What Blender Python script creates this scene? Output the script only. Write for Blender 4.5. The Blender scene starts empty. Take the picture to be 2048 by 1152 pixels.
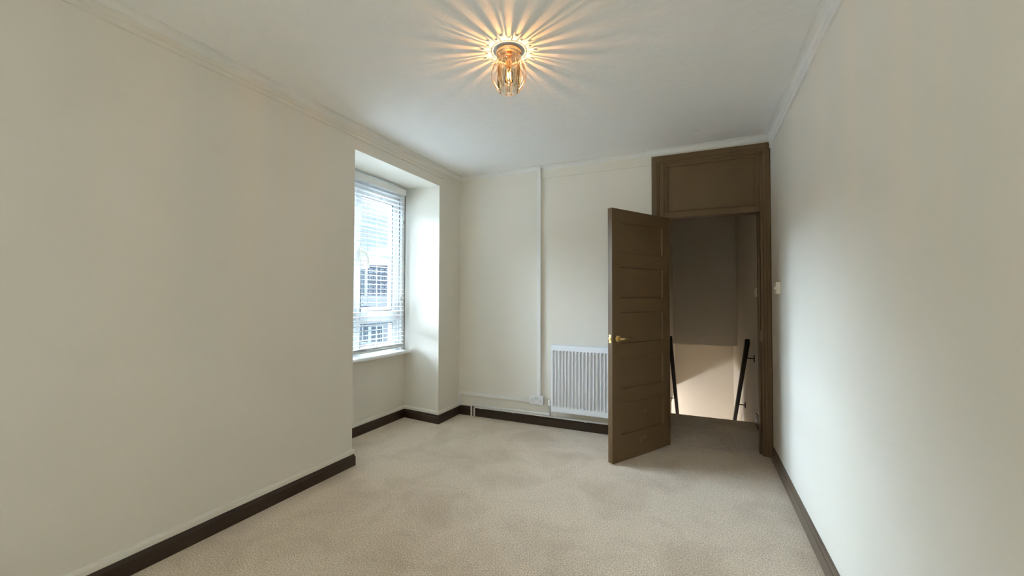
import bpy, bmesh, math, random
from mathutils import Matrix, Vector
random.seed(7)
R = math.radians
scn = bpy.context.scene
C = scn.collection

# ------------------------------------------------------------------ camera
def camera():
    yaw, pit, rol = 0.424144245, 0.0218040422, 0.00267005019
    cy, sy, cp, sp = math.cos(yaw), math.sin(yaw), math.cos(pit), math.sin(pit)
    fwd = Vector((-sy*cp, cy*cp, sp)); right = Vector((cy, sy, 0)); up = right.cross(fwd)
    r2 = math.cos(rol)*right + math.sin(rol)*up
    u2 = -math.sin(rol)*right + math.cos(rol)*up
    cd = bpy.data.cameras.new('camera'); cd.sensor_width = 36; cd.lens = 14.392
    cd.clip_start = 0.02; cd.clip_end = 2000
    o = bpy.data.objects.new('camera', cd); C.objects.link(o)
    m = Matrix((( r2.x, u2.x, -fwd.x, 0), (r2.y, u2.y, -fwd.y, 0), (r2.z, u2.z, -fwd.z, 1.28), (0, 0, 0, 1)))
    o.matrix_world = m
    scn.camera = o
camera()

# ------------------------------------------------------------------ world: bright broken cloud, the same all round
SKY = 1.15
w = bpy.data.worlds.new('sky'); scn.world = w; w.use_nodes = True
nt = w.node_tree; nt.nodes.clear()
out = nt.nodes.new('ShaderNodeOutputWorld'); bg = nt.nodes.new('ShaderNodeBackground')
tc = nt.nodes.new('ShaderNodeTexCoord'); mp = nt.nodes.new('ShaderNodeMapping'); mp.inputs['Scale'].default_value = (1, 1, 3.2)
nz = nt.nodes.new('ShaderNodeTexNoise'); nz.inputs['Scale'].default_value = 3.4; nz.inputs['Detail'].default_value = 6
rp = nt.nodes.new('ShaderNodeValToRGB')
rp.color_ramp.elements[0].position = 0.42; rp.color_ramp.elements[0].color = (0.50, 0.78, 1.0, 1)
rp.color_ramp.elements[1].position = 0.56; rp.color_ramp.elements[1].color = (0.96, 0.98, 1.0, 1)
nt.links.new(tc.outputs['Generated'], mp.inputs['Vector']); nt.links.new(mp.outputs[0], nz.inputs['Vector'])
nt.links.new(nz.outputs['Fac'], rp.inputs['Fac']); nt.links.new(rp.outputs[0], bg.inputs['Color'])
bg.inputs['Strength'].default_value = SKY; nt.links.new(bg.outputs[0], out.inputs[0])

# ------------------------------------------------------------------ sun veiled by bright cloud, shining in at the window side
def sun(direction, energy, angle, color):
    l = bpy.data.lights.new('veiled_sun', 'SUN'); l.energy = energy; l.angle = R(angle); l.color = color
    o = bpy.data.objects.new('veiled_sun', l); C.objects.link(o)
    o.rotation_euler = Vector(direction).to_track_quat('-Z', 'Y').to_euler()
    o.location = (-30, 8, 20)
sun((1.0, 0.04, -1.04), 130.0, 78, (0.70, 0.85, 1.0))

scn.view_settings.view_transform = 'Standard'; scn.view_settings.look = 'None'
scn.view_settings.exposure = 0.0; scn.view_settings.gamma = 1.0
scn.view_settings.use_curve_mapping = False
scn.cycles.use_denoising = True
scn.cycles.max_bounces = 16; scn.cycles.diffuse_bounces = 10; scn.cycles.glossy_bounces = 6
scn.cycles.transparent_max_bounces = 48; scn.cycles.transmission_bounces = 8
scn.cycles.caustics_reflective = False; scn.cycles.caustics_refractive = False
scn.cycles.sample_clamp_indirect = 6.0

# ------------------------------------------------------------------ materials
MAT = {}
def new(name):
    m = bpy.data.materials.new(name); m.use_nodes = True
    t = m.node_tree; t.nodes.clear()
    o = t.nodes.new('ShaderNodeOutputMaterial')
    MAT[name] = m
    return m, t, o
def N(t, kind, **kw):
    n = t.nodes.new(kind)
    for k, v in kw.items():
        n.inputs[k].default_value = v
    return n
def paint(name, c1, c2, scale=3.0, rough=0.6, bump=0.0, bscale=60.0, spec=0.3, detail=4, bdist=0.01, metallic=0.0, stretch=None):
    m, t, o = new(name)
    b = N(t, 'ShaderNodeBsdfPrincipled', Roughness=rough, Metallic=metallic); b.inputs['Specular IOR Level'].default_value = spec
    tc = t.nodes.new('ShaderNodeTexCoord')
    vec = tc.outputs['Object']
    if stretch:
        mpn = t.nodes.new('ShaderNodeMapping'); mpn.inputs['Scale'].default_value = stretch
        t.links.new(vec, mpn.inputs['Vector']); vec = mpn.outputs[0]
    n = N(t, 'ShaderNodeTexNoise', Scale=scale, Detail=detail); t.links.new(vec, n.inputs['Vector'])
    r = t.nodes.new('ShaderNodeValToRGB')
    r.color_ramp.elements[0].position = 0.3; r.color_ramp.elements[0].color = (*c1, 1)
    r.color_ramp.elements[1].position = 0.7; r.color_ramp.elements[1].color = (*c2, 1)
    t.links.new(n.outputs['Fac'], r.inputs['Fac']); t.links.new(r.outputs[0], b.inputs['Base Color'])
    if bump:
        n2 = N(t, 'ShaderNodeTexNoise', Scale=bscale, Detail=5); t.links.new(vec, n2.inputs['Vector'])
        bp = N(t, 'ShaderNodeBump', Strength=bump, Distance=bdist)
        t.links.new(n2.outputs['Fac'], bp.inputs['Height']); t.links.new(bp.outputs[0], b.inputs['Normal'])
    t.links.new(b.outputs[0], o.inputs[0])
    return m
WALL1, WALL2 = (0.745, 0.71, 0.635), (0.775, 0.74, 0.665)
paint('wall', WALL1, WALL2, 1.3, 0.62, 0.12, 22, 0.25, bdist=0.004)
paint('ceiling', (0.89, 0.895, 0.895), (0.915, 0.92, 0.92), 2.0, 0.7, 0.5, 20, 0.2, bdist=0.006)
paint('white_paint', (0.80, 0.79, 0.77), (0.84, 0.83, 0.81), 6, 0.35, 0.05, 40, 0.4)
paint('cove', (0.79, 0.785, 0.76), (0.83, 0.825, 0.80), 6, 0.6, 0.25, 35, 0.2)
paint('brown', (0.090, 0.054, 0.024), (0.104, 0.063, 0.030), 5, 0.45, 0.12, 90, 0.25, bdist=0.003)
paint('dark_brown', (0.026, 0.016, 0.010), (0.038, 0.024, 0.015), 7, 0.42, 0.15, 60, 0.25, bdist=0.004)
paint('skirt_right', (0.088, 0.064, 0.045), (0.125, 0.095, 0.070), 9, 0.36, 0.15, 60, 0.5, bdist=0.004, stretch=(1, .3, 1))  # brown paint lightened, reflected window light put into the colour
paint('radiator', (0.80, 0.82, 0.86), (0.83, 0.85, 0.89), 4, 0.3, 0, 1, 0.45)
paint('radiator_grille', (0.42, 0.43, 0.45), (0.5, 0.51, 0.53), 4, 0.4)
paint('plastic', (0.80, 0.80, 0.80), (0.83, 0.83, 0.83), 4, 0.3, 0, 1, 0.45)
paint('cream_plastic', (0.78, 0.73, 0.60), (0.80, 0.75, 0.63), 4, 0.35, 0, 1, 0.4)
paint('dark_plastic', (0.03, 0.03, 0.035), (0.04, 0.04, 0.045), 4, 0.4)
paint('gasket', (0.10, 0.13, 0.15), (0.13, 0.16, 0.18), 4, 0.5)
paint('bar_grey', (0.24, 0.34, 0.40), (0.28, 0.38, 0.44), 4, 0.4)
paint('pvc', (0.80, 0.81, 0.82), (0.84, 0.85, 0.86), 4, 0.3, 0, 1, 0.45)
paint('slat', (0.82, 0.83, 0.83), (0.86, 0.87, 0.87), 5, 0.4, 0, 1, 0.35)
paint('cord', (0.74, 0.74, 0.72), (0.8, 0.8, 0.78), 90, 0.8)
paint('cord_end', (0.22, 0.23, 0.23), (0.28, 0.29, 0.29), 9, 0.5)
paint('brass', (0.86, 0.64, 0.28), (0.92, 0.72, 0.36), 8, 0.2, 0, 1, 0.5, metallic=1.0)
paint('rose_gold', (0.88, 0.60, 0.40), (0.92, 0.66, 0.46), 8, 0.16, 0, 1, 0.5, metallic=1.0)
paint('steel', (0.60, 0.60, 0.60), (0.68, 0.68, 0.68), 8, 0.3, 0, 1, 0.5, metallic=1.0)
paint('black_rail', (0.004, 0.004, 0.005), (0.007, 0.007, 0.008), 6, 0.55, 0, 1, 0.15)
paint('chip', (0.55, 0.50, 0.42), (0.7, 0.66, 0.58), 30, 0.7)
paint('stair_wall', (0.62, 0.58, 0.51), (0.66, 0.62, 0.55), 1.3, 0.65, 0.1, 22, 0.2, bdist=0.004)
paint('brick_far', (0.080, 0.088, 0.110), (0.110, 0.115, 0.135), 0.6, 0.9)  # brick shifted towards blue, distance haze put into the colour
paint('render_far', (0.11, 0.13, 0.15), (0.14, 0.16, 0.18), 0.4, 0.9)
paint('white_far', (0.24, 0.25, 0.26), (0.28, 0.29, 0.30), 0.3, 0.9)
paint('slate_far', (0.012, 0.014, 0.018), (0.022, 0.025, 0.030), 0.5, 0.8)
paint('window_far', (0.30, 0.32, 0.34), (0.36, 0.38, 0.40), 0.5, 0.5)
paint('pane_far', (0.04, 0.06, 0.08), (0.06, 0.08, 0.11), 0.7, 0.15, 0, 1, 0.5)
paint('leaf_far', (0.05, 0.09, 0.05), (0.10, 0.15, 0.09), 1.5, 0.9)
paint('street', (0.20, 0.205, 0.205), (0.24, 0.245, 0.245), 0.1, 0.9)

def carpet(name, ca, cb, cc):
    m, t, o = new(name)
    b = N(t, 'ShaderNodeBsdfPrincipled', Roughness=0.95); b.inputs['Specular IOR Level'].default_value = 0.05
    b.inputs['Sheen Weight'].default_value = 0.25; b.inputs['Sheen Roughness'].default_value = 0.5
    tc = t.nodes.new('ShaderNodeTexCoord')
    fine = N(t, 'ShaderNodeTexNoise', Scale=150, Detail=3, Roughness=0.7); t.links.new(tc.outputs['Object'], fine.inputs['Vector'])
    big = N(t, 'ShaderNodeTexNoise', Scale=2.6, Detail=4, Roughness=0.62, Distortion=0.5); t.links.new(tc.outputs['Object'], big.inputs['Vector'])
    r1 = t.nodes.new('ShaderNodeValToRGB')
    r1.color_ramp.elements[0].position = 0.36; r1.color_ramp.elements[0].color = (*ca, 1)
    r1.color_ramp.elements[1].position = 0.64; r1.color_ramp.elements[1].color = (*cb, 1)
    t.links.new(fine.outputs['Fac'], r1.inputs['Fac'])
    r2 = t.nodes.new('ShaderNodeValToRGB')                      # flattened and brushed pile
    r2.color_ramp.elements[0].position = 0.32; r2.color_ramp.elements[0].color = (*cc, 1)
    r2.color_ramp.elements[1].position = 0.56; r2.color_ramp.elements[1].color = (1, 1, 1, 1)
    t.links.new(big.outputs['Fac'], r2.inputs['Fac'])
    mx = t.nodes.new('ShaderNodeMix'); mx.data_type = 'RGBA'; mx.blend_type = 'MULTIPLY'; mx.inputs[0].default_value = 1
    t.links.new(r1.outputs[0], mx.inputs[6]); t.links.new(r2.outputs[0], mx.inputs[7])
    t.links.new(mx.outputs[2], b.inputs['Base Color'])
    bp = N(t, 'ShaderNodeBump', Strength=0.55, Distance=0.006); t.links.new(fine.outputs['Fac'], bp.inputs['Height'])
    t.links.new(bp.outputs[0], b.inputs['Normal']); t.links.new(b.outputs[0], o.inputs[0])
carpet('carpet', (0.40, 0.32, 0.24), (0.94, 0.80, 0.645), (0.82, 0.80, 0.775))
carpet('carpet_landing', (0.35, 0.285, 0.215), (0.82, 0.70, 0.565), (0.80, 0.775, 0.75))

def glass(name, tint, gloss, rough=0.0):
    m, t, o = new(name)
    tr = N(t, 'ShaderNodeBsdfTransparent', Color=(*tint, 1)); gl = N(t, 'ShaderNodeBsdfGlossy', Roughness=rough)
    lw = N(t, 'ShaderNodeLayerWeight', Blend=gloss); mx = t.nodes.new('ShaderNodeMixShader')
    t.links.new(lw.outputs['Fresnel'], mx.inputs[0]); t.links.new(tr.outputs[0], mx.inputs[1]); t.links.new(gl.outputs[0], mx.inputs[2])
    t.links.new(mx.outputs[0], o.inputs[0])
glass('pane_glass', (0.97, 0.985, 0.985), 0.10)
glass('crystal', (0.93, 0.875, 0.765), 0.20, 0.04)
glass('bulb_glass', (0.99, 0.97, 0.93), 0.12)
def emit(name, col, s):
    m, t, o = new(name)
    e = N(t, 'ShaderNodeEmission', Color=(*col, 1), Strength=s); t.links.new(e.outputs[0], o.inputs[0])
emit('filament', (1.0, 0.72, 0.36), 25)
emit('globe_glow', (1.0, 0.97, 0.95), 240)

# ------------------------------------------------------------------ mesh helpers
class MB:
    def __init__(s): s.v = []; s.f = []
    def add(s, vs, fs):
        b = len(s.v); s.v += [tuple(p) for p in vs]; s.f += [tuple(b+i for i in f) for f in fs]; return s
    def box(s, x0, x1, y0, y1, z0, z1):
        return s.add([(x0,y0,z0),(x1,y0,z0),(x1,y1,z0),(x0,y1,z0),(x0,y0,z1),(x1,y0,z1),(x1,y1,z1),(x0,y1,z1)],
                     [(3,2,1,0),(4,5,6,7),(0,1,5,4),(1,2,6,5),(2,3,7,6),(3,0,4,7)])
    def prism(s, poly, axis, a, b):
        """poly: 2-D points in the plane of the two other axes (order XYZ minus axis); extruded from a to b"""
        def P(p, t):
            return {'x': (t, p[0], p[1]), 'y': (p[0], t, p[1]), 'z': (p[0], p[1], t)}[axis]
        n = len(poly)
        vs = [P(p, a) for p in poly] + [P(p, b) for p in poly]
        fs = [tuple(range(n-1, -1, -1)), tuple(range(n, 2*n))] + [(i, (i+1) % n, n+(i+1) % n, n+i) for i in range(n)]
        return s.add(vs, fs)
    def tube(s, pts, r, n=10, closed=False, caps=True):
        pts = [Vector(p) for p in pts]; m = len(pts); rings = []
        prev = None
        for i, p in enumerate(pts):
            if closed: t = pts[(i+1) % m]-pts[i-1]
            else: t = pts[min(i+1, m-1)]-pts[max(i-1, 0)]
            t.normalize()
            if prev is None:
                a = Vector((0,0,1)) if abs(t.z) < 0.9 else Vector((1,0,0))
                u = t.cross(a).normalized()
            else:
                u = (prev - t*prev.dot(t)).normalized()
            prev = u; v = t.cross(u)
            rr = r[i] if isinstance(r, (list, tuple)) else r
            rings.append([p + rr*(math.cos(2*math.pi*k/n)*u + math.sin(2*math.pi*k/n)*v) for k in range(n)])
        vs = [q for rg in rings for q in rg]; fs = []
        for i in range(m if closed else m-1):
            j = (i+1) % m
            for k in range(n):
                fs.append((i*n+k, i*n+(k+1) % n, j*n+(k+1) % n, j*n+k))
        if caps and not closed:
            fs += [tuple(range(n-1, -1, -1)), tuple((m-1)*n+k for k in range(n))]
        return s.add(vs, fs)
    def lathe(s, prof, c=(0,0,0), n=28, axis='z'):
        vs, fs = [], []
        for r, h in prof:
            for k in range(n):
                a = 2*math.pi*k/n; p = (r*math.cos(a), r*math.sin(a), h)
                if axis == 'y': p = (p[0], h, p[1])
                if axis == 'x': p = (h, p[0], p[1])
                vs.append((p[0]+c[0], p[1]+c[1], p[2]+c[2]))
        for i in range(len(prof)-1):
            for k in range(n):
                fs.append((i*n+k, i*n+(k+1) % n, (i+1)*n+(k+1) % n, (i+1)*n+k))
        if prof[0][0] > 1e-6: fs.append(tuple(range(n-1, -1, -1)))
        if prof[-1][0] > 1e-6: fs.append(tuple((len(prof)-1)*n+k for k in range(n)))
        return s.add(vs, fs)
    def build(s, name, mat, parent=None, bevel=0.0, smooth=False, local=False, seg=2):
        me = bpy.data.meshes.new(name); me.from_pydata(s.v, [], s.f); me.validate(); me.update()
        bm = bmesh.new(); bm.from_mesh(me)
        bmesh.ops.remove_doubles(bm, verts=bm.verts, dist=1e-6)
        bmesh.ops.recalc_face_normals(bm, faces=bm.faces); bm.to_mesh(me); bm.free()
        me.materials.append(MAT[mat])
        if smooth:
            for p in me.polygons: p.use_smooth = True
        o = bpy.data.objects.new(name, me); C.objects.link(o)
        if bevel:
            md = o.modifiers.new('bevel', 'BEVEL'); md.width = bevel; md.segments = seg; md.limit_method = 'ANGLE'; md.angle_limit = R(40)
        if parent:
            o.parent = parent
            if not local:
                o.matrix_parent_inverse = parent.matrix_basis.inverted()
        return o
def tag(o, label, cat, group=None, kind=None):
    o['label'] = label; o['category'] = cat
    if group: o['group'] = group
    if kind: o['kind'] = kind
    return o
def empty(name, loc, rz=0.0):
    o = bpy.data.objects.new(name, None); C.objects.link(o); o.empty_display_size = 0.1
    o.matrix_basis = Matrix.Translation(loc) @ Matrix.Rotation(rz, 4, 'Z')
    return o
def B(name, mat, x0, x1, y0, y1, z0, z1, parent=None, bevel=0.0, **k):
    return MB().box(x0, x1, y0, y1, z0, z1).build(name, mat, parent, bevel, **k)
def copy_part(o, parent, offset):
    c = o.copy(); C.objects.link(c); c.parent = parent
    c.matrix_parent_inverse = o.matrix_parent_inverse.copy()
    c.location = o.location + Vector(offset)
    return c

# ------------------------------------------------------------------ the room
XL, XR, YB, YN, H = -2.39, 0.55, 3.885, -2.70, 2.605
LW = -3.05                                   # outer face of the thick window wall
S = 'structure'
tag(B('floor', 'carpet', XL-.50, XR, YN, YB-.02, -.12, 0), 'beige cut pile carpet covering the room floor', 'floor', kind=S)
tag(B('ceiling', 'ceiling', LW, XR+.15, YN-.1, YB+.1, H, H+.15), 'white lumpy plaster ceiling of the room', 'ceiling', kind=S)

HEAD_O, HEAD_I, SILL = 2.413, 2.440, 0.715
wl = MB()
NW0, NW1 = -2.40, -1.18                          # added unseen window behind the camera, there to even out the light
wl.prism([(XL, NW1), (XL, 2.352), (-2.86, 2.290), (-2.86, 2.262), (LW, 2.262), (LW, NW1)], 'z', -.12, H)
wl.prism([(XL, YN), (XL, NW0), (LW, NW0), (LW, YN)], 'z', -.12, H)
wl.box(LW, XL, NW0, NW1, -.12, SILL); wl.box(LW, XL, NW0, NW1, HEAD_O, H)
wl.prism([(XL, YB), (XL, 3.487), (-2.86, 3.540), (-2.86, 3.575), (LW, 3.575), (LW, YB)], 'z', -.12, H)
stn = [(XL, 2.352, 3.487, HEAD_O), (-2.86, 2.290, 3.540, HEAD_I), (-2.8601, 2.262, 3.575, HEAD_I), (LW, 2.262, 3.575, HEAD_I)]
vv = [p for (xx, ya, yb, zz) in stn for p in ((xx, ya, zz), (xx, yb, zz), (xx, yb, H), (xx, ya, H))]
wl.add(vv, [(0, 1, 2, 3), (12, 13, 14, 15)] + [(4*i+a, 4*i+b, 4*i+4+b, 4*i+4+a) for i in range(3) for a, b in ((0, 1), (1, 2), (2, 3), (3, 0))])
wl.prism([(-2.86, 2.262), (-2.86, 3.575), (LW, 3.575), (LW, 2.262)], 'z', -.12, SILL-.03)
wo = wl.build('wall_left', 'wall')
tag(wo, 'cream left wall with a deep recess around the window', 'wall', kind=S)

DX0, DX1, DTOP = -0.30, 0.50, 2.48
wb = MB()
wb.box(XL-.02, DX0, YB, YB+.11, -.12, H)
wb.box(DX0, XR+.02, YB, YB+.11, 2.545, H)
tag(wb.build('wall_back', 'wall'), 'cream back wall with radiator, trunking and doorway', 'wall', kind=S)
tag(B('wall_right', 'wall', XR, XR+.15, YN-.1, YB+.05, -.12, H), 'pale wall along the right with a light switch', 'wall', kind=S)
tag(B('wall_near', 'wall', LW, XR+.15, YN-.1, YN, -.12, H), 'cream wall behind the camera', 'wall', kind=S)

# coving: a shallow concave strip; profile given as (distance from wall, drop below ceiling)
def cove_prof(wd, dp):
    pts = [(0, 0), (wd, 0), (wd, .006)]
    for k in range(1, 6):
        a = k/6*math.pi/2
        pts.append((wd-(wd-.006)*math.sin(a), .006+(dp-.012)*(1-math.cos(a))))
    return pts + [(.006, dp-.006), (.006, dp), (0, dp)]
CW, CD = .040, .044
pl = [(XL+a, H-b) for a, b in cove_prof(CW, CD)]
tag(MB().prism(pl, 'y', YN, YB).build('trim_1', 'cove'), 'white coving along the top of the left wall', 'coving', kind=S)
pb = [(YB-a, H-b) for a, b in cove_prof(CW, CD)]
tag(MB().prism(pb, 'x', XL, XR).build('trim_2', 'cove'), 'white coving along the top of the back wall', 'coving', kind=S)
pr = [(XR-a, H-b) for a, b in cove_prof(CW, CD)]
tag(MB().prism(pr, 'y', YN, YB).build('trim_3', 'cove'), 'white coving along the top of the right wall', 'coving', kind=S)
f4 = MB().prism([(XL, 2.502), (XL+.009, 2.504), (XL+.009, 2.528), (XL+.013, 2.531), (XL+.013, 2.5615), (XL, 2.5615)], 'y', YN, 3.56)
tag(f4.build('trim_4', 'wall'), 'cream picture rail strip below the left coving', 'trim', kind=S)
f5 = MB().prism([(XR, 2.480), (XR-.012, 2.483), (XR-.012, 2.520), (XR-.016, 2.524), (XR-.016, 2.5615), (XR, 2.5615)], 'y', YN, 3.83)
tag(f5.build('trim_5', 'white_paint'), 'white picture rail strip below the right coving', 'trim', kind=S)
tag(B('trim_6', 'wall', -1.425, -.366, YB-.008, YB, 2.478, 2.5615), 'cream strip under the coving between trunking and door frame', 'trim', kind=S)

# skirting boards
def skirt(name, pts, mat, label, h=.090, th=.020, cap=True, left=True):
    """pts: polyline on the wall faces, room on its right-hand side when walked"""
    e = empty(name, (*pts[0], 0)); tag(e, label, 'baseboard', kind=S)
    prof = [(0, 0), (th, 0), (th, h-.024), (th-.004, h-.020), (th-.009, h-.003), (th-.012, h), (0, h)]
    capp = [(0, h), (th-.004, h), (th-.003, h+.004), (th-.004, h+.022), (th-.010, h+.033), (0, h+.036)]
    for nm, pf, mt in [('board', prof, mat)] + ([('cap_bead', capp, 'wall')] if cap else []):
        n = len(pts); rings = []
        for i, p in enumerate(pts):
            p = Vector(p)
            d0 = (p-Vector(pts[i-1])).normalized() if i > 0 else None
            d1 = (Vector(pts[i+1])-p).normalized() if i < n-1 else None
            nn = [Vector((d.y, -d.x)) for d in (d0, d1) if d is not None]
            if len(nn) == 1: off = nn[0]
            else:
                m_ = (nn[0]+nn[1]).normalized(); off = m_/max(.2, m_.dot(nn[0]))
            rings.append([(p.x+off.x*a, p.y+off.y*a, z) for a, z in pf])
        k = len(pf); vs = [q for r in rings for q in r]; fs = []
        for i in range(n-1):
            for j in range(k):
                fs.append((i*k+j, i*k+(j+1) % k, (i+1)*k+(j+1) % k, (i+1)*k+j))
        fs += [tuple(range(k)), tuple((n-1)*k+j for j in range(k))]
        MB().add(vs, fs).build(nm, mt, e)
    return e
bl = skirt('baseboard_left', [(XL, YN), (XL, 2.352), (-2.41, 2.352)], 'dark_brown', 'dark brown skirting with white bead along the near left wall')
skirt('baseboard_recess', [(-2.86, 2.30), (-2.86, 3.540), (XL, 3.487), (XL, YB)], 'dark_brown', 'dark brown skirting with white bead around the window recess')
skirt('baseboard_back', [(XL, YB), (-.366, YB)], 'dark_brown', 'dark brown skirting on the back wall behind the heating pipes', h=.096, cap=False)
skirt('baseboard_right', [(XR, 3.83), (XR, YN)], 'skirt_right', 'brown skirting with window sheen put into its colour along the right wall', h=.094, cap=False)

# ------------------------------------------------------------------ window
wn = empty('window_1', (-2.95, 2.92, SILL)); tag(wn, 'white framed window of two lights in the deep recess', 'window', kind=S)
WX0, WX1, Y0, Y1, WT = -2.985, -2.905, 2.262, 3.575, HEAD_I+.02
fr = MB()
fr.box(WX0, WX1, Y1-.085, Y1, SILL-.03, WT); fr.box(WX0, WX1, Y0, Y0+.085, SILL-.03, WT)
fr.box(WX0, WX1, Y0+.085, Y1-.085, 2.30, WT); fr.box(WX0, WX1, Y0+.085, Y1-.085, SILL-.03, SILL+.045)
fr.build('outer_frame', 'pvc', wn, .006)
B('mullion', 'pvc', WX0, WX1, 2.885, 2.935, SILL+.045, 2.30, wn, .006)
B('frame_bead', 'pvc', WX1, WX1+.03, Y1-.075, Y1-.03, SILL, 2.42, wn, .006)
for (a, b) in ((2.347, 2.885), (2.935, 3.490)):
    B('transom', 'pvc', WX0, WX1+.004, a, b, 1.055, 1.135, wn, .006)
    for (z0, z1, nm) in ((1.135, 2.30, 'upper_sash'), (SILL+.045, 1.055, 'lower_sash')):
        s_ = MB(); t_ = .058 if nm == 'upper_sash' else .045; x0, x1 = -2.970, -2.918
        s_.box(x0, x1, a+.002, a+.022, z0+.002, z1-.002); s_.box(x0, x1, b-t_-.042, b-.042, z0+.002, z1-.002)
        s_.box(x0, x1, a+.022, b-t_-.042, z1-t_, z1-.002); s_.box(x0, x1, a+.022, b-t_-.042, z0+.002, z0+.03)
        s_.box(x0+.008, x1-.008, b-.042, b-.002, z0+.002, z1-.002)
        sh = s_.build(nm, 'pvc', wn, .005)
        g = MB(); ya, yb, za, zb = a+.022, b-t_-.042, z0+.03, z1-t_
        g.box(-2.922, -2.914, yb-.002, yb+.012, za, zb); g.box(-2.922, -2.914, ya, yb, zb-.004, zb+.006)
        g.build('gasket', 'gasket', sh)
        B('pane', 'pane_glass', -2.947, -2.943, ya-.004, yb+.004, za-.004, zb+.004, sh)
        if nm == 'upper_sash':
            for zz in (1.989, 1.687):
                B('glazing_bar', 'bar_grey', -2.956, -2.934, ya, yb, zz-.014, zz+.014, sh, .003)
hd = MB().box(-2.905, -2.885, 2.925, 2.955, 1.62, 1.74)
hd.tube([(-2.885, 2.94, 1.70), (-2.862, 2.94, 1.70), (-2.855, 2.96, 1.69), (-2.855, 2.985, 1.64), (-2.855, 2.99, 1.55)], .010, 8)
hd.build('handle', 'cream_plastic', wn, .004)
sl = MB().prism([(-2.90, SILL-.030), (-2.775, SILL-.030), (-2.765, SILL-.024), (-2.762, SILL-.012), (-2.768, SILL), (-2.90, SILL+.004)], 'y', 2.285, 3.529)
sl.build('window_sill', 'white_paint', wn)
# weathered stone ledge outside
B('outer_sill', 'white_far', -3.13, WX0, 2.25, 3.59, SILL-.09, SILL-.03, wn)

w2 = empty('window_added', (-2.95, (NW0+NW1)/2, SILL)); tag(w2, 'added white framed window, unseen behind the camera, for even room light', 'window', kind=S)
f2 = MB().box(WX0, WX1, NW0, NW0+.06, SILL, HEAD_O).box(WX0, WX1, NW1-.06, NW1, SILL, HEAD_O)
f2.box(WX0, WX1, NW0+.06, NW1-.06, SILL, SILL+.06).box(WX0, WX1, NW0+.06, NW1-.06, HEAD_O-.06, HEAD_O).box(WX0, WX1, NW0+.06, NW1-.06, 1.05, 1.11)
f2.build('outer_frame', 'pvc', w2, .006)
B('pane', 'pane_glass', -2.947, -2.943, NW0+.05, NW1-.05, 1.10, HEAD_O-.05, w2)
B('pane', 'pane_glass', -2.947, -2.943, NW0+.05, NW1-.05, SILL+.05, 1.06, w2)

# ------------------------------------------------------------------ venetian blind
BX, BY0, BY1 = -2.825, 2.325, 3.455
vb = empty('venetian_blind', (BX, (BY0+BY1)/2, SILL)); tag(vb, 'white venetian blind lowered over the window with open slats', 'blind')
va = MB().prism([(-2.795, 2.345), (-2.792, 2.350), (-2.792, 2.400), (-2.795, 2.405), (-2.803, 2.405), (-2.803, 2.345)], 'y', BY0-.005, BY1+.005)
va.box(-2.85, -2.803, BY1-.003, BY1+.005, 2.345, 2.405); va.box(-2.85, -2.803, BY0-.005, BY0+.003, 2.345, 2.405)
va.build('valance', 'slat', vb, .0015)
B('headrail', 'slat', -2.855, -2.806, BY0+.005, BY1-.005, 2.352, 2.398, vb, .003)
pitch, z = .0437, 2.312
sp = [( -.025, -.0015), (-.012, .0010), (0, .0018), (.012, .0010), (.025, -.0015), (.025, .0012), (.012, .0037), (0, .0045), (-.012, .0037), (-.025, .0012)]
slat0 = None; nsl = 0
while z > .80:
    tl = R(-1.5)
    if slat0 is None:
        pf = [(BX + a*math.cos(tl)-b*math.sin(tl), z + a*math.sin(tl)+b*math.cos(tl)) for a, b in sp]
        slat0 = MB().prism(pf, 'y', BY0, BY1).build('slat', 'slat', vb); zt = z
    else:
        copy_part(slat0, vb, (0, 0, z-zt))
    z -= pitch; nsl += 1
B('bottom_rail', 'slat', BX-.026, BX+.026, BY0, BY1, .752, .772, vb, .004)
for k in range(3):                                     # slats gathered on the bottom rail
    copy_part(slat0, vb, (0, 0, .778+.0075*k-zt))
for yy in (2.50, 2.92, 3.10, 3.335):
    for xx in (BX-.027, BX+.027):
        MB().tube([(xx, yy, 2.35), (xx, yy, .765)], .0011, 6).build('ladder_cord', 'cord', vb)
for yy, z1 in ((3.415, 2.075), (3.385, 1.275)):
    tc_ = MB().tube([(-2.788, yy, 2.348), (-2.788, yy, z1)], .0011, 6).build('tilt_cord', 'cord', vb)
    MB().lathe([(.002, z1+.006), (.004, z1), (.0055, z1-.02), (.006, z1-.034), (.0035, z1-.04)], (-2.788, yy, 0), 10).build('cord_tassel', 'cord_end', tc_)

# ------------------------------------------------------------------ door frame with overpanel
FY = 3.860
df = empty('trim_7', (.1, FY, 0)); tag(df, 'dark brown door frame with a panelled overdoor up to the coving', 'door frame', kind=S)
def arch_pf(a, b):
    sg = 1 if b > a else -1
    return [(a, YB), (a, FY+.005), (a+sg*.005, FY), (b-sg*.024, FY), (b-sg*.020, FY+.006), (b-sg*.009, FY+.007), (b, FY+.016), (b, YB)]
def arch_side(a, b):                                   # upright, mitred at the top
    pf = arch_pf(a, b); n = len(pf)
    vs = [(x, y, 0) for x, y in pf] + [(x, y, 2.545-.070*(x-a)/(b-a)) for x, y in pf]
    MB().add(vs, [tuple(range(n)), tuple(range(n, 2*n))]+[(i, (i+1) % n, n+(i+1) % n, n+i) for i in range(n)]).build('architrave', 'brown', df)
arch_side(-.366, -.297); arch_side(.5495, .494)
pf = arch_pf(2.5445, 2.475); n = len(pf)
vs = [(-.366+.069*(2.5445-z)/.0695+.0004, y, z) for z, y in pf] + [(.5495-.0555*(2.5445-z)/.0695-.0004, y, z) for z, y in pf]
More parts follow.
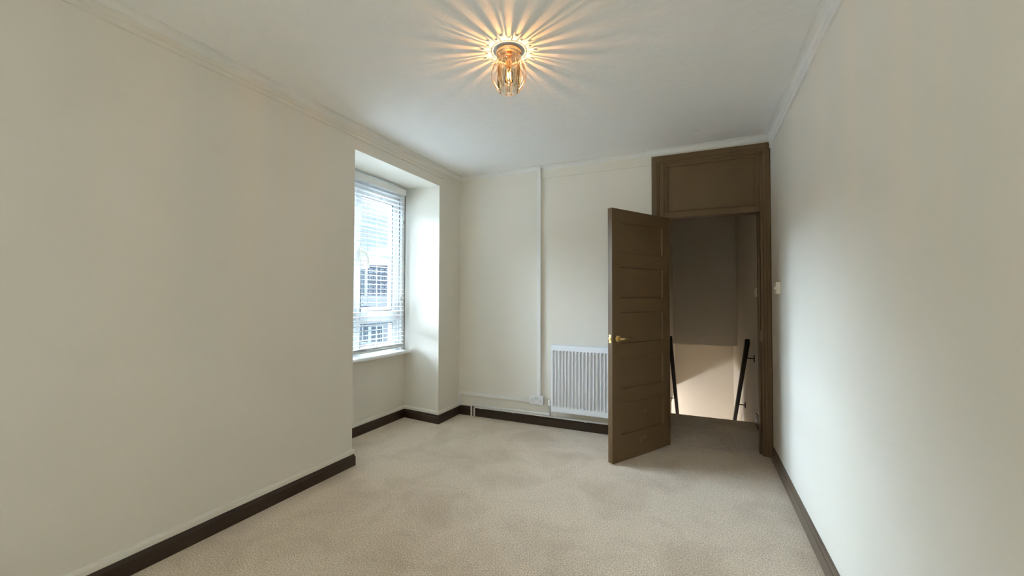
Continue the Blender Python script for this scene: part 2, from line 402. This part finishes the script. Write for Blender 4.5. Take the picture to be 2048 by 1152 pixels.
MB().add(vs, [tuple(range(n)), tuple(range(n, 2*n))]+[(i, (i+1) % n, n+(i+1) % n, n+i) for i in range(n)]).build('head_architrave', 'brown', df)
# jambs, stops, transom rail
JB = YB+.115
for (a, b, st) in ((-.297, -.262, (-.262, -.246)), (.476, .494, (.462, .476))):
    B('jamb', 'brown', a, b, FY+.012, JB, 0, 2.475, df, .002)
    B('door_stop', 'brown', st[0], st[1], FY+.055, JB-.02, 0, 1.985, df, .002)
B('transom_rail', 'brown', -.262, .476, FY+.018, JB, 1.985, 2.034, df, .003)
B('top_rail', 'brown', -.262, .476, FY+.022, JB, 2.455, 2.475, df, .002)
B('overpanel_stile', 'brown', -.297+.035, -.240, FY+.022, JB-.02, 2.034, 2.455, df, .003)
B('overpanel_stile', 'brown', .452, .476, FY+.022, JB-.02, 2.034, 2.455, df, .003)
B('overpanel', 'brown', -.240, .452, FY+.036, FY+.050, 2.034, 2.455, df)
mo = MB()
mo.prism([(FY+.036, 2.034), (FY+.022, 2.034), (FY+.024, 2.040), (FY+.036, 2.050)], 'x', -.240, .452)
mo.prism([(FY+.036, 2.455), (FY+.022, 2.455), (FY+.024, 2.449), (FY+.036, 2.441)], 'x', -.240, .452)
mo.prism([(-.240, FY+.036), (-.240, FY+.022), (-.234, FY+.024), (-.226, FY+.036)], 'z', 2.034, 2.455)
mo.prism([(.452, FY+.036), (.452, FY+.022), (.446, FY+.024), (.438, FY+.036)], 'z', 2.034, 2.455)
mo.build('overpanel_moulding', 'brown', df)
B('back_filler', 'brown', -.297, .55, JB-.03, JB, 2.034, 2.545, df)
B('strike_plate', 'steel', .4745, .4765, FY+.02, FY+.045, .92, 1.01, df)

# ------------------------------------------------------------------ the open door
HX, HY = -.252, 3.842
LEN, TH, DH, DZ = .738, .042, 1.965, .008
dang = math.atan2(-.504, -.301)                       # leaf direction from the hinge
dr = empty('door_1', (HX, HY, 0), dang); tag(dr, 'dark brown five panel door standing open into the room', 'door', kind=S)
# local: x along leaf from hinge, y = 0 far face (turned to back wall) ... face towards camera at y = TH
def leaf():
    m = MB()
    px0, px1 = .098, LEN-.098
    rails = []; zc = DZ+DH-.100
    for k in range(5):
        rails.append((zc-.247, zc)); zc -= .247+.1085
    for face, sg in ((TH, 1), (0.0, -1)):
        y = face; yd = face - sg*.011; i = .012
        m.add([(0,y,DZ),(px0,y,DZ),(px0,y,DZ+DH),(0,y,DZ+DH)], [(0,1,2,3)])
        m.add([(px1,y,DZ),(LEN,y,DZ),(LEN,y,DZ+DH),(px1,y,DZ+DH)], [(0,1,2,3)])
        edges = [DZ+DH] + [v for a, b in rails for v in (b, a)] + [DZ]
        for q in range(0, len(edges), 2):
            m.add([(px0,y,edges[q+1]),(px1,y,edges[q+1]),(px1,y,edges[q]),(px0,y,edges[q])], [(0,1,2,3)])
        for a, b in rails:
            o_ = [(px0,y,a),(px1,y,a),(px1,y,b),(px0,y,b)]
            n_ = [(px0+i*.5,yd,a+i*.5),(px1-i*.5,yd,a+i*.5),(px1-i*.5,yd,b-i*.5),(px0+i*.5,yd,b-i*.5)]
            m.add(o_+n_, [(0,1,5,4),(1,2,6,5),(2,3,7,6),(3,0,4,7)])
    m.add([(0,0,DZ),(LEN,0,DZ),(LEN,TH,DZ),(0,TH,DZ),(0,0,DZ+DH),(LEN,0,DZ+DH),(LEN,TH,DZ+DH),(0,TH,DZ+DH)],
          [(0,1,2,3),(4,5,6,7),(1,2,6,5),(3,0,4,7)])
    m.build('leaf_frame', 'brown', dr, local=True)
    first = None
    for a, b in rails:
        if first is None:
            first = MB().box(px0+.004, px1-.004, .0115, TH-.0115, a+.004, b-.004).build('panel', 'brown', dr, local=True); a0 = a
        else:
            copy_part(first, dr, (0, 0, a-a0))
leaf()
HZ, HXL = .958, LEN-.060
for sg, y in ((1, TH), (-1, 0.0)):
    r_ = MB().lathe([(.0265, 0), (.0265, sg*.004), (.024, sg*.008), (.012, sg*.009), (.011, sg*.03)], (HXL, y, HZ), 24, 'y').build('handle_rose', 'brass', dr, smooth=False, local=True, bevel=0.0)
    yy = y+sg*.044
    lv = MB().tube([(HXL, y+sg*.028, HZ), (HXL, yy-sg*.006, HZ), (HXL-.008, yy, HZ), (HXL-.03, yy+sg*.002, HZ), (HXL-.075, yy-sg*.001, HZ-.001), (HXL-.118, yy-sg*.004, HZ)],
                   [.0095, .0095, .0095, .0085, .0070, .0065], 12).build('handle_lever', 'brass', r_, smooth=True, local=True)
B('latch_plate', 'brass', LEN-.0005, LEN+.0015, TH/2-.011, TH/2+.011, HZ-.032, HZ+.032, dr, local=True)
B('latch_bolt', 'brass', LEN+.001, LEN+.011, TH/2-.006, TH/2+.006, HZ-.009, HZ+.009, dr, .002, local=True)
for hz in (.22, 1.0, 1.72):
    MB().lathe([(.006, hz), (.006, hz+.075)], (-.004, -.005, 0), 12).build('hinge', 'steel', dr, local=True)
# chips in the paint low down on the leaf
for (u, zc, wd, hh, rot) in ((.325, .335, .010, .003, .4), (.318, .352, .003, .012, .1), (.330, .345, .004, .006, .6), (.40, .135, .004, .007, .2), (.372, .150, .009, .004, -.3), (.345, .140, .008, .005, .3), (.28, .44, .004, .004, 0), (.40, .118, .006, .009, 0)):
    yv = TH+.0004
    if zc < .42: pass
    cpn = MB().prism([(u-wd/2, zc), (u, zc-hh/2), (u+wd/2, zc+hh*rot), (u+wd*.1, zc+hh/2)], 'y', yv-.013 if .224 < zc < .471 and .1 < u < .64 else yv-.0012, yv-.0105 if .224 < zc < .471 and .1 < u < .64 else yv+.0004)
    cpn.build('paint_chip', 'chip', dr, local=True)

# ------------------------------------------------------------------ radiator
RX0, RX1, RZ0, RZ1, RYF = -1.287, -.420, .180, .812, 3.770
rd = empty('radiator', ((RX0+RX1)/2, 3.82, RZ0)); tag(rd, 'white fluted panel radiator on the back wall behind the door', 'radiator')
def fluted(y0, sg, name):
    m = MB(); pit = .0333; n = int((RX1-RX0-.03)/pit); x = RX0+.014
    zs = [RZ0, RZ0+.045, RZ0+.062, RZ1-.062, RZ1-.045, RZ1]
    prof = [(RX0, 0)]
    for k in range(n):
        b = x+k*pit
        prof += [(b+.0030, 0), (b+.0065, .9), (b+.0090, 1), (b+.0190, 1), (b+.0215, .9), (b+.025, 0)]
    prof += [(RX1, 0)]
    vs, fs = [], []
    for zi, zz in enumerate(zs):
        on = 1 if zi in (2, 3) else 0
        for (px, d) in prof:
            vs.append((px, y0+sg*.0165*d*on, zz))
    w_ = len(prof)
    for zi in range(len(zs)-1):
        for k in range(w_-1):
            fs.append((zi*w_+k, zi*w_+k+1, (zi+1)*w_+k+1, (zi+1)*w_+k))
    # back sheet closes it to a real thickness
    b0 = len(vs); yb_ = y0+sg*.019
    vs += [(RX0, yb_, RZ0), (RX1, yb_, RZ0), (RX1, yb_, RZ1), (RX0, yb_, RZ1)]
    fs += [(b0, b0+1, b0+2, b0+3), (0, b0, b0+3, (len(zs)-1)*w_), (w_-1, b0+1, b0+2, len(zs)*w_-1)]
    fs.append(tuple(range(w_)) + (b0+1, b0)); fs.append(tuple((len(zs)-1)*w_+k for k in range(w_)) + (b0+2, b0+3))
    return m.add(vs, fs).build(name, 'radiator', rd)
fluted(RYF, 1, 'front_panel')
B('rear_panel', 'radiator', RX0+.02, RX1-.02, 3.832, 3.842, RZ0, RZ1-.01, rd, .003)
for xx in (RX0, RX1-.004):
    B('side_panel', 'radiator', xx, xx+.004, RYF+.006, 3.842, RZ0+.03, RZ1+.004, rd, .0015)
for yy in (RYF+.004, 3.838):
    B('grille_rail', 'radiator', RX0, RX1, yy, yy+.004, RZ1-.012, RZ1+.006, rd, .001)
gb = None
ng = 48
for k in range(ng):
    xx = RX0+.008+k*(RX1-RX0-.016)/(ng-1)
    if gb is None: gb = B('grille_bar', 'radiator_grille', xx-.0035, xx+.0035, RYF+.008, 3.838, RZ1-.004, RZ1+.003, rd); gx = xx
    else: copy_part(gb, rd, (xx-gx, 0, 0))
for xx in (RX0+.15, RX1-.15):
    B('wall_bracket', 'steel', xx-.015, xx+.015, 3.842, YB, RZ0+.06, RZ1-.06, rd)
B('convector_fins', 'radiator_grille', RX0+.04, RX1-.04, RYF+.020, 3.831, RZ0+.04, RZ1-.05, rd)
VX = RX0-.026
vt = MB().lathe([(.0085, .120), (.0085, .185), (.013, .186), (.013, .212), (.010, .213), (.010, .226)], (VX, 3.812, 0), 14)
vt.tube([(VX, 3.812, .199), (RX0+.02, 3.812, .199)], .008, 10)
vt.build('valve_body', 'steel', rd)
MB().lathe([(.0125, .224), (.0145, .228), (.0150, .268), (.0125, .276), (.0, .277)], (VX, 3.812, 0), 14).build('valve_cap', 'plastic', rd)
MB().tube([(RX0+.03, 3.812, .185), (RX0+.03, 3.812, .125), (RX0+.045, 3.825, .108)], .006, 8).build('drain_tail', 'plastic', rd)

# ------------------------------------------------------------------ heating pipes on the skirting
def pipe(label, pts, clips, name='heating_pipe', r=.0092):
    e = empty(name, pts[0]); tag(e, label, 'pipe', 'white heating pipes along the back skirting')
    MB().tube(pts, r, 12).build('tube', 'white_paint', e, smooth=True)
    for cx in clips:
        MB().lathe([(r+.0035, cx-.006), (r+.0035, cx+.006)], (0, pts[2][1], pts[2][2]), 12, 'x').build('pipe_clip', 'plastic', e)
    return e
PU = [(-2.205, 3.838, .0), (-2.205, 3.838, .118), (-2.196, 3.838, .128), (VX-.012, 3.838, .128), (VX-.003, 3.834, .128), (VX, 3.826, .131), (VX, 3.814, .138)]
pipe('upper white heating pipe running from the corner to the radiator valve', PU, (-2.10, -1.72))
PL = [(-2.176, 3.848, .0), (-2.176, 3.848, .092), (-2.168, 3.848, .103), (-1.20, 3.848, .104), (-.450, 3.848, .105), (-.440, 3.846, .108), (-.438, 3.835, .12), (-.438, 3.815, .19)]
pipe('lower white heating pipe running along the skirting under the radiator', PL, (-2.10, -1.72, -.97))

# ------------------------------------------------------------------ surface trunking and socket
t1 = empty('cable_trunking', (-1.448, YB, .29)); tag(t1, 'white vertical cable trunking from the coving down to the double socket', 'trunking', 'surface cable trunking on the back wall')
B('base', 'white_paint', -1.466, -1.430, 3.868, YB, .285, 2.603, t1, .001)
B('lid', 'white_paint', -1.4675, -1.4285, 3.860, 3.868, .285, 2.603, t1, .002)
t2 = empty('cable_trunking', (-2.0, YB, .22)); tag(t2, 'cream horizontal cable trunking from the corner to the double socket', 'trunking', 'surface cable trunking on the back wall')
B('base', 'white_paint', XL+.001, -1.545, 3.873, YB, .219, .257, t2, .001)
B('lid', 'white_paint', XL+.001, -1.545, 3.866, 3.873, .2175, .2585, t2, .002)
B('drop_piece', 'white_paint', XL+.001, XL+.030, 3.867, YB, .096, .219, t2, .002)
so = empty('double_socket', (-1.468, YB, .25)); tag(so, 'white double wall socket with two rocker switches beside the radiator', 'socket')
B('back_box', 'plastic', -1.541, -1.395, 3.853, YB, .2065, .2915, so, .002)
B('faceplate', 'plastic', -1.541, -1.395, 3.846, 3.853, .2065, .2915, so, .003)
for s_ in (-1, 1):
    cx = -1.468+s_*.042
    for (dx, dz, ww, hh) in ((0, .008, .006, .008), (-.011, -.010, .007, .005), (.011, -.010, .007, .005)):
        B('pin_slot', 'dark_plastic', cx+dx-ww/2, cx+dx+ww/2, 3.8452, 3.8468, .247+dz-hh/2, .247+dz+hh/2, so)
    rk = B('rocker', 'plastic', -1.468+s_*.0105-.006, -1.468+s_*.0105+.006, 3.842, 3.847, .252, .275, so, .0015)
    B('rocker_surround', 'gasket', -1.468+s_*.0105-.0075, -1.468+s_*.0105+.0075, 3.8455, 3.8463, .2505, .2765, rk)

# ------------------------------------------------------------------ light switches
def switch(y, z, label, rock):
    e = empty('light_switch', (XR, y, z)); tag(e, label, 'light switch', 'surface mounted light switches')
    B('back_box', 'cream_plastic', XR-.021, XR, y-.043, y+.043, z-.043, z+.043, e, .003)
    B('faceplate', 'cream_plastic', XR-.028, XR-.021, y-.0435, y+.0435, z-.0435, z+.0435, e, .003)
    MB().prism([(XR-.028, z-.012), (XR-.028, z+.012), (XR-.031, z+.012), (XR-.038, z-.004), (XR-.033, z-.012)], 'y', y-.008, y+.008).build('rocker', 'cream_plastic', e)
    return e
switch(3.520, 1.350, 'cream light switch on the room wall right of the door frame', 0)
switch(4.665, 1.331, 'cream light switch on the landing wall seen through the doorway', 0)

# ------------------------------------------------------------------ ceiling light
LX, LY = -.916, 1.980
cl = empty('ceiling_light', (LX, LY, H)); tag(cl, 'gold ceiling light with crystal bars inside a round wire cage', 'ceiling light')
MB().lathe([(.0, H), (.068, H), (.070, H-.004), (.070, H-.022), (.066, H-.027), (.0, H-.028)], (LX, LY, 0), 40).build('canopy', 'rose_gold', cl)
MB().lathe([(.0, H-.027), (.020, H-.027), (.020, H-.034), (.012, H-.036), (.012, H-.046), (.019, H-.048), (.019, H-.082), (.016, H-.086), (.0, H-.086)], (LX, LY, 0), 24).build('lamp_holder', 'rose_gold', cl)
ZT, ZB, CR = H-.052, H-.216, .064
nb = 22
def ring(r, z, rr): return MB().tube([(LX+r*math.cos(2*math.pi*k/40), LY+r*math.sin(2*math.pi*k/40), z) for k in range(40)], rr, 6, closed=True)
top = ring(.056, ZT+.004, .0016)
for k in range(3):
    a = 2*math.pi*k/3+.4
    top.tube([(LX+.017*math.cos(a), LY+.017*math.sin(a), H-.062), (LX+.056*math.cos(a), LY+.056*math.sin(a), ZT+.004)], .0014, 6)
top.build('top_ring', 'rose_gold', cl)
ring(.056, ZB, .0016).build('bottom_ring', 'rose_gold', cl)
for k in range(nb):
    a = 2*math.pi*(k+.5)/nb
    wire = []
    for q in range(15):
        t = q/14
        zz = ZT+.004+(ZB-ZT-.004)*t
        rr = .056+.0375*math.sin(math.pi*t)**.75
        wire.append((LX+rr*math.cos(a), LY+rr*math.sin(a), zz))
    if k % 3 != 2: MB().tube(wire, .0017, 6).build('cage_wire', 'rose_gold', cl)
    a = 2*math.pi*k/nb
    rad = Vector((math.cos(a), math.sin(a))); tan = Vector((-math.sin(a), math.cos(a)))
    hw, dp = .0064+.0013*random.random(), .0060
    z1 = ZT-.008-(.008 if k % 2 else 0); z0 = ZB+.004+(.012 if k % 2 else 0)
    pf = [(-hw, -.2*dp), (-hw*.45, -dp), (hw*.45, -dp), (hw, -.2*dp), (hw*.5, dp*.8), (-hw*.5, dp*.8)]
    def at(p, s, z_): 
        q = Vector((LX, LY)) + rad*(CR-.006+p[1]*s) + tan*(p[0]*s); return (q.x, q.y, z_)
    vs = [at(p, .5, z0) for p in pf]+[at(p, 1, z0+.010) for p in pf]+[at(p, 1, z1-.010) for p in pf]+[at(p, .5, z1) for p in pf]
    fs = [tuple(range(6)), tuple(range(18, 24))]
    for l in range(3):
        for i in range(6): fs.append((l*6+i, l*6+(i+1) % 6, (l+1)*6+(i+1) % 6, (l+1)*6+i))
    MB().add(vs, fs).build('crystal_bar', 'crystal', cl)
bz = H-.086
MB().lathe([(.012, bz), (.014, bz-.012), (.020, bz-.030), (.0245, bz-.052), (.0225, bz-.072), (.014, bz-.085), (.0, bz-.089)], (LX, LY, 0), 24).build('bulb', 'bulb_glass', cl, smooth=True)
fl_ = MB()
for k in range(4):
    a = math.pi/4+k*math.pi/2
    fl_.tube([(LX+.009*math.cos(a), LY+.009*math.sin(a), bz-.028), (LX+.010*math.cos(a), LY+.010*math.sin(a), bz-.064)], .0013, 6)
fl_.build('filament', 'filament', cl)
pd = bpy.data.lights.new('bulb_light', 'POINT'); pd.energy = 5.8; pd.color = (1.0, .51, .18); pd.shadow_soft_size = .002
po = bpy.data.objects.new('bulb_light', pd); C.objects.link(po); po.parent = cl; po.location = (0, 0, bz-.031-H)

# ------------------------------------------------------------------ landing and stairwell
SX0 = -.350
LE = 4.885
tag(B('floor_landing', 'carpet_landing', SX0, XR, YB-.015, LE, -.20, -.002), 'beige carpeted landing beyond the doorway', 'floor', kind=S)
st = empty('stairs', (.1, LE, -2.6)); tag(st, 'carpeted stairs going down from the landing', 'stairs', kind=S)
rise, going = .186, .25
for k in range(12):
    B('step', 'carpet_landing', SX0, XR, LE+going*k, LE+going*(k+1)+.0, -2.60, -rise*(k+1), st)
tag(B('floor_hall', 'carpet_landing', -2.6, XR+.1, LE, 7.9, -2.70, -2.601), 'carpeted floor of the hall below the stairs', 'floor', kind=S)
tag(B('wall_stairs_right', 'stair_wall', XR, XR+.15, YB+.05, 7.9, -2.70, H), 'plain wall on the right of the stairwell', 'wall', kind=S)
wsl = MB().box(SX0-.12, SX0, YB+.11, 6.45, -2.60, H).box(SX0-.12, SX0, 6.45, 7.9, -.262, H)
tag(wsl.build('wall_stairs_left', 'stair_wall'), 'plain wall on the left of the stairwell', 'wall', kind=S)
tag(B('wall_stairs_upper', 'stair_wall', SX0, XR, 7.03, 7.77, .545, H), 'dark upper wall hanging over the foot of the stairs', 'wall', kind=S)
tag(B('wall_stairs_end', 'stair_wall', -2.6, XR+.1, 7.77, 7.9, -2.70, H), 'bright end wall at the foot of the stairs', 'wall', kind=S)
tag(B('wall_hall_left', 'stair_wall', -2.7, -2.6, LE, 7.9, -2.70, 0), 'side wall of the hall below', 'wall', kind=S)
tag(B('wall_hall_near', 'stair_wall', -2.6, SX0-.12, LE-.1, LE, -2.70, 0), 'near wall of the hall below', 'wall', kind=S)
tag(B('ceiling_hall', 'ceiling', -2.7, SX0-.12, LE-.1, 7.9, -.20, 0), 'ceiling of the hall below', 'ceiling', kind=S)
tag(B('ceiling_landing', 'stair_wall', SX0-.12, XR+.15, YB+.1, 7.9, H, H+.15), 'ceiling over the landing and stairs', 'ceiling', kind=S)
skirt('baseboard_landing', [(XR, LE-.02), (XR, JB)], 'dark_brown', 'dark skirting on the right of the landing', h=.10, cap=False)
skirt('baseboard_landing_left', [(SX0, JB), (SX0, LE-.02)], 'dark_brown', 'dark skirting on the left of the landing', h=.10, cap=False)
def rail(x, wallx, label):
    e = empty('handrail', (x, 4.83, .84)); tag(e, label, 'handrail', 'black stair handrails')
    sl_ = -.744; y0, y1 = 4.83, 7.0
    m = MB()
    def sec(y): 
        z = .835+sl_*(y-4.83); return [(x-.022, y, z-.032), (x+.022, y, z-.032), (x+.022, y, z+.022), (x-.022, y, z+.022)]
    m.add(sec(y0)+sec(y1), [(3,2,1,0),(4,5,6,7),(0,1,5,4),(1,2,6,5),(2,3,7,6),(3,0,4,7)])
    m.build('rail', 'black_rail', e, .006)
    for yb in (4.99, 5.95, 6.80):
        zr = .835+sl_*(yb-4.83)-.03; d = 1 if wallx > x else -1
        MB().tube([(x, yb, zr), (x, yb, zr-.035), (x+d*.01, yb, zr-.048), (wallx, yb, zr-.05)], .006, 8).build('bracket', 'black_rail', e)
        B('bracket_plate', 'black_rail', min(wallx, wallx-d*.008), max(wallx, wallx-d*.008), yb-.012, yb+.012, zr-.085, zr-.015, e, .002)
rail(.470, XR, 'black handrail on the right wall of the stairs')
rail(-.272, SX0, 'black handrail on the left wall of the stairs')
gl_ = empty('added_hall_lamp', (-1.40, 6.75, -.20)); tag(gl_, 'added round pendant lamp, unseen in the hall below, lighting the stair end wall', 'lamp')  # added unseen lamp, stands in for daylight from the hall below
MB().lathe([(.0, -.20), (.045, -.20), (.045, -.215), (.006, -.22), (.006, -.73), (.03, -.735), (.03, -.75), (.0, -.75)], (-1.40, 6.75, 0), 20).build('pendant_stem', 'steel', gl_)
MB().lathe([(.0, -.745)]+[(.105*math.sin(math.pi*k/12), -.85+.105*math.cos(math.pi*k/12)) for k in range(1, 12)]+[(.0, -.955)], (-1.40, 6.75, 0), 24).build('glass_globe', 'globe_glow', gl_, smooth=True)

# ------------------------------------------------------------------ outside
tag(B('ground_outside', 'street', -420, -3.2, -150, 420, -9.2, -9.0), 'grey street level ground far below the window', 'ground', kind=S)
def house(name, label, cx, cy, ang, wd, dp, z0, z1, roof, wall, cols, rows, ww, wh, zfirst, zstep, roofh=3.0, x_in=1.5, group=None, frame=.18):
    e = empty(name, (cx, cy, z0), ang); tag(e, label, 'building', group)
    B('walls', wall, -wd/2, wd/2, 0, dp, 0, z1-z0, e, local=True)
    h = z1-z0
    MB().prism([(-.4, h), (dp+.4, h), (dp/2, h+roofh)], 'x', -wd/2-.3, wd/2+.3).build('roof', roof, e, local=True)
    w0 = p0 = None
    for r_ in range(rows):
        for c_ in range(cols):
            x = -wd/2+x_in+c_*(wd-2*x_in)/max(1, cols-1); zz = zfirst-z0-r_*zstep
            if w0 is None:
                m = MB(); m.box(x-ww/2, x-ww/2+frame, -.1, .02, zz, zz+wh); m.box(x+ww/2-frame, x+ww/2, -.1, .02, zz, zz+wh)
                m.box(x-ww/2+frame, x+ww/2-frame, -.1, .02, zz, zz+frame); m.box(x-ww/2+frame, x+ww/2-frame, -.1, .02, zz+wh-frame, zz+wh)
                m.box(x-frame*.4, x+frame*.4, -.1, .02, zz+frame, zz+wh-frame)
                w0 = m.build('window', 'window_far', e, local=True); b0 = (x, zz)
                p0 = B('pane', 'pane_far', x-ww/2+frame*.9, x+ww/2-frame*.9, -.04, .01, zz+frame*.9, zz+wh-frame*.9, w0, local=True)
            else:
                w1 = copy_part(w0, e, (x-b0[0], 0, zz-b0[1]))
                p1 = p0.copy(); C.objects.link(p1); p1.parent = w1
    return e
AZ = R(43.5)
def far(px, D):
    """ground position on the line of sight a given number of degrees left of +Y"""
    return (-math.sin(R(px))*D, math.cos(R(px))*D)
a = R(43.5)
x, y = far(45.6, 205)
house('terrace_block', 'pale rendered terrace block with slate roof across the valley', x, y, a, 10.5, 9, -12, 14.2, 'slate_far', 'render_far', 3, 5, 1.6, 2.2, 10.5, 4.0, 2.2, 2.0)
x, y = far(42.3, 200)
house('brick_terrace', 'dark brick terrace with rows of white windows across the valley', x, y, a, 10.0, 9, -12, 15.8, 'slate_far', 'brick_far', 4, 6, 1.4, 1.9, 12.2, 3.4, 1.8, 1.3)
x, y = far(38.5, 210)
house('stone_terrace', 'grey brick terrace end partly hidden by the window frame', x, y, a, 16, 9, -12, 13.0, 'slate_far', 'brick_far', 5, 5, 1.4, 1.9, 9.2, 3.4, 2.4, 1.5)
x, y = far(49.5, 215)
house('slate_terrace', 'pale terrace end at the left of the far houses', x, y, a, 16, 9, -12, 13.4, 'slate_far', 'render_far', 5, 5, 1.4, 1.9, 9.4, 3.4, 2.4, 1.5)
x, y = far(44.3, 130)
house('row_cottages', 'low grey roofed houses below the far terraces', x, y, a, 26, 8, -12, -1.6, 'slate_far', 'brick_far', 9, 1, 1.1, 1.3, -4.2, 3, 3.2, 1.5)
x, y = far(44.3, 62)
house('white_building', 'white building with a large paned window below the transom', x, y, R(43.5), 14, 8, -9, -2.0, 'white_far', 'white_far', 3, 1, 1.9, 2.6, -5.4, 3, .8, 5.1, frame=.22)
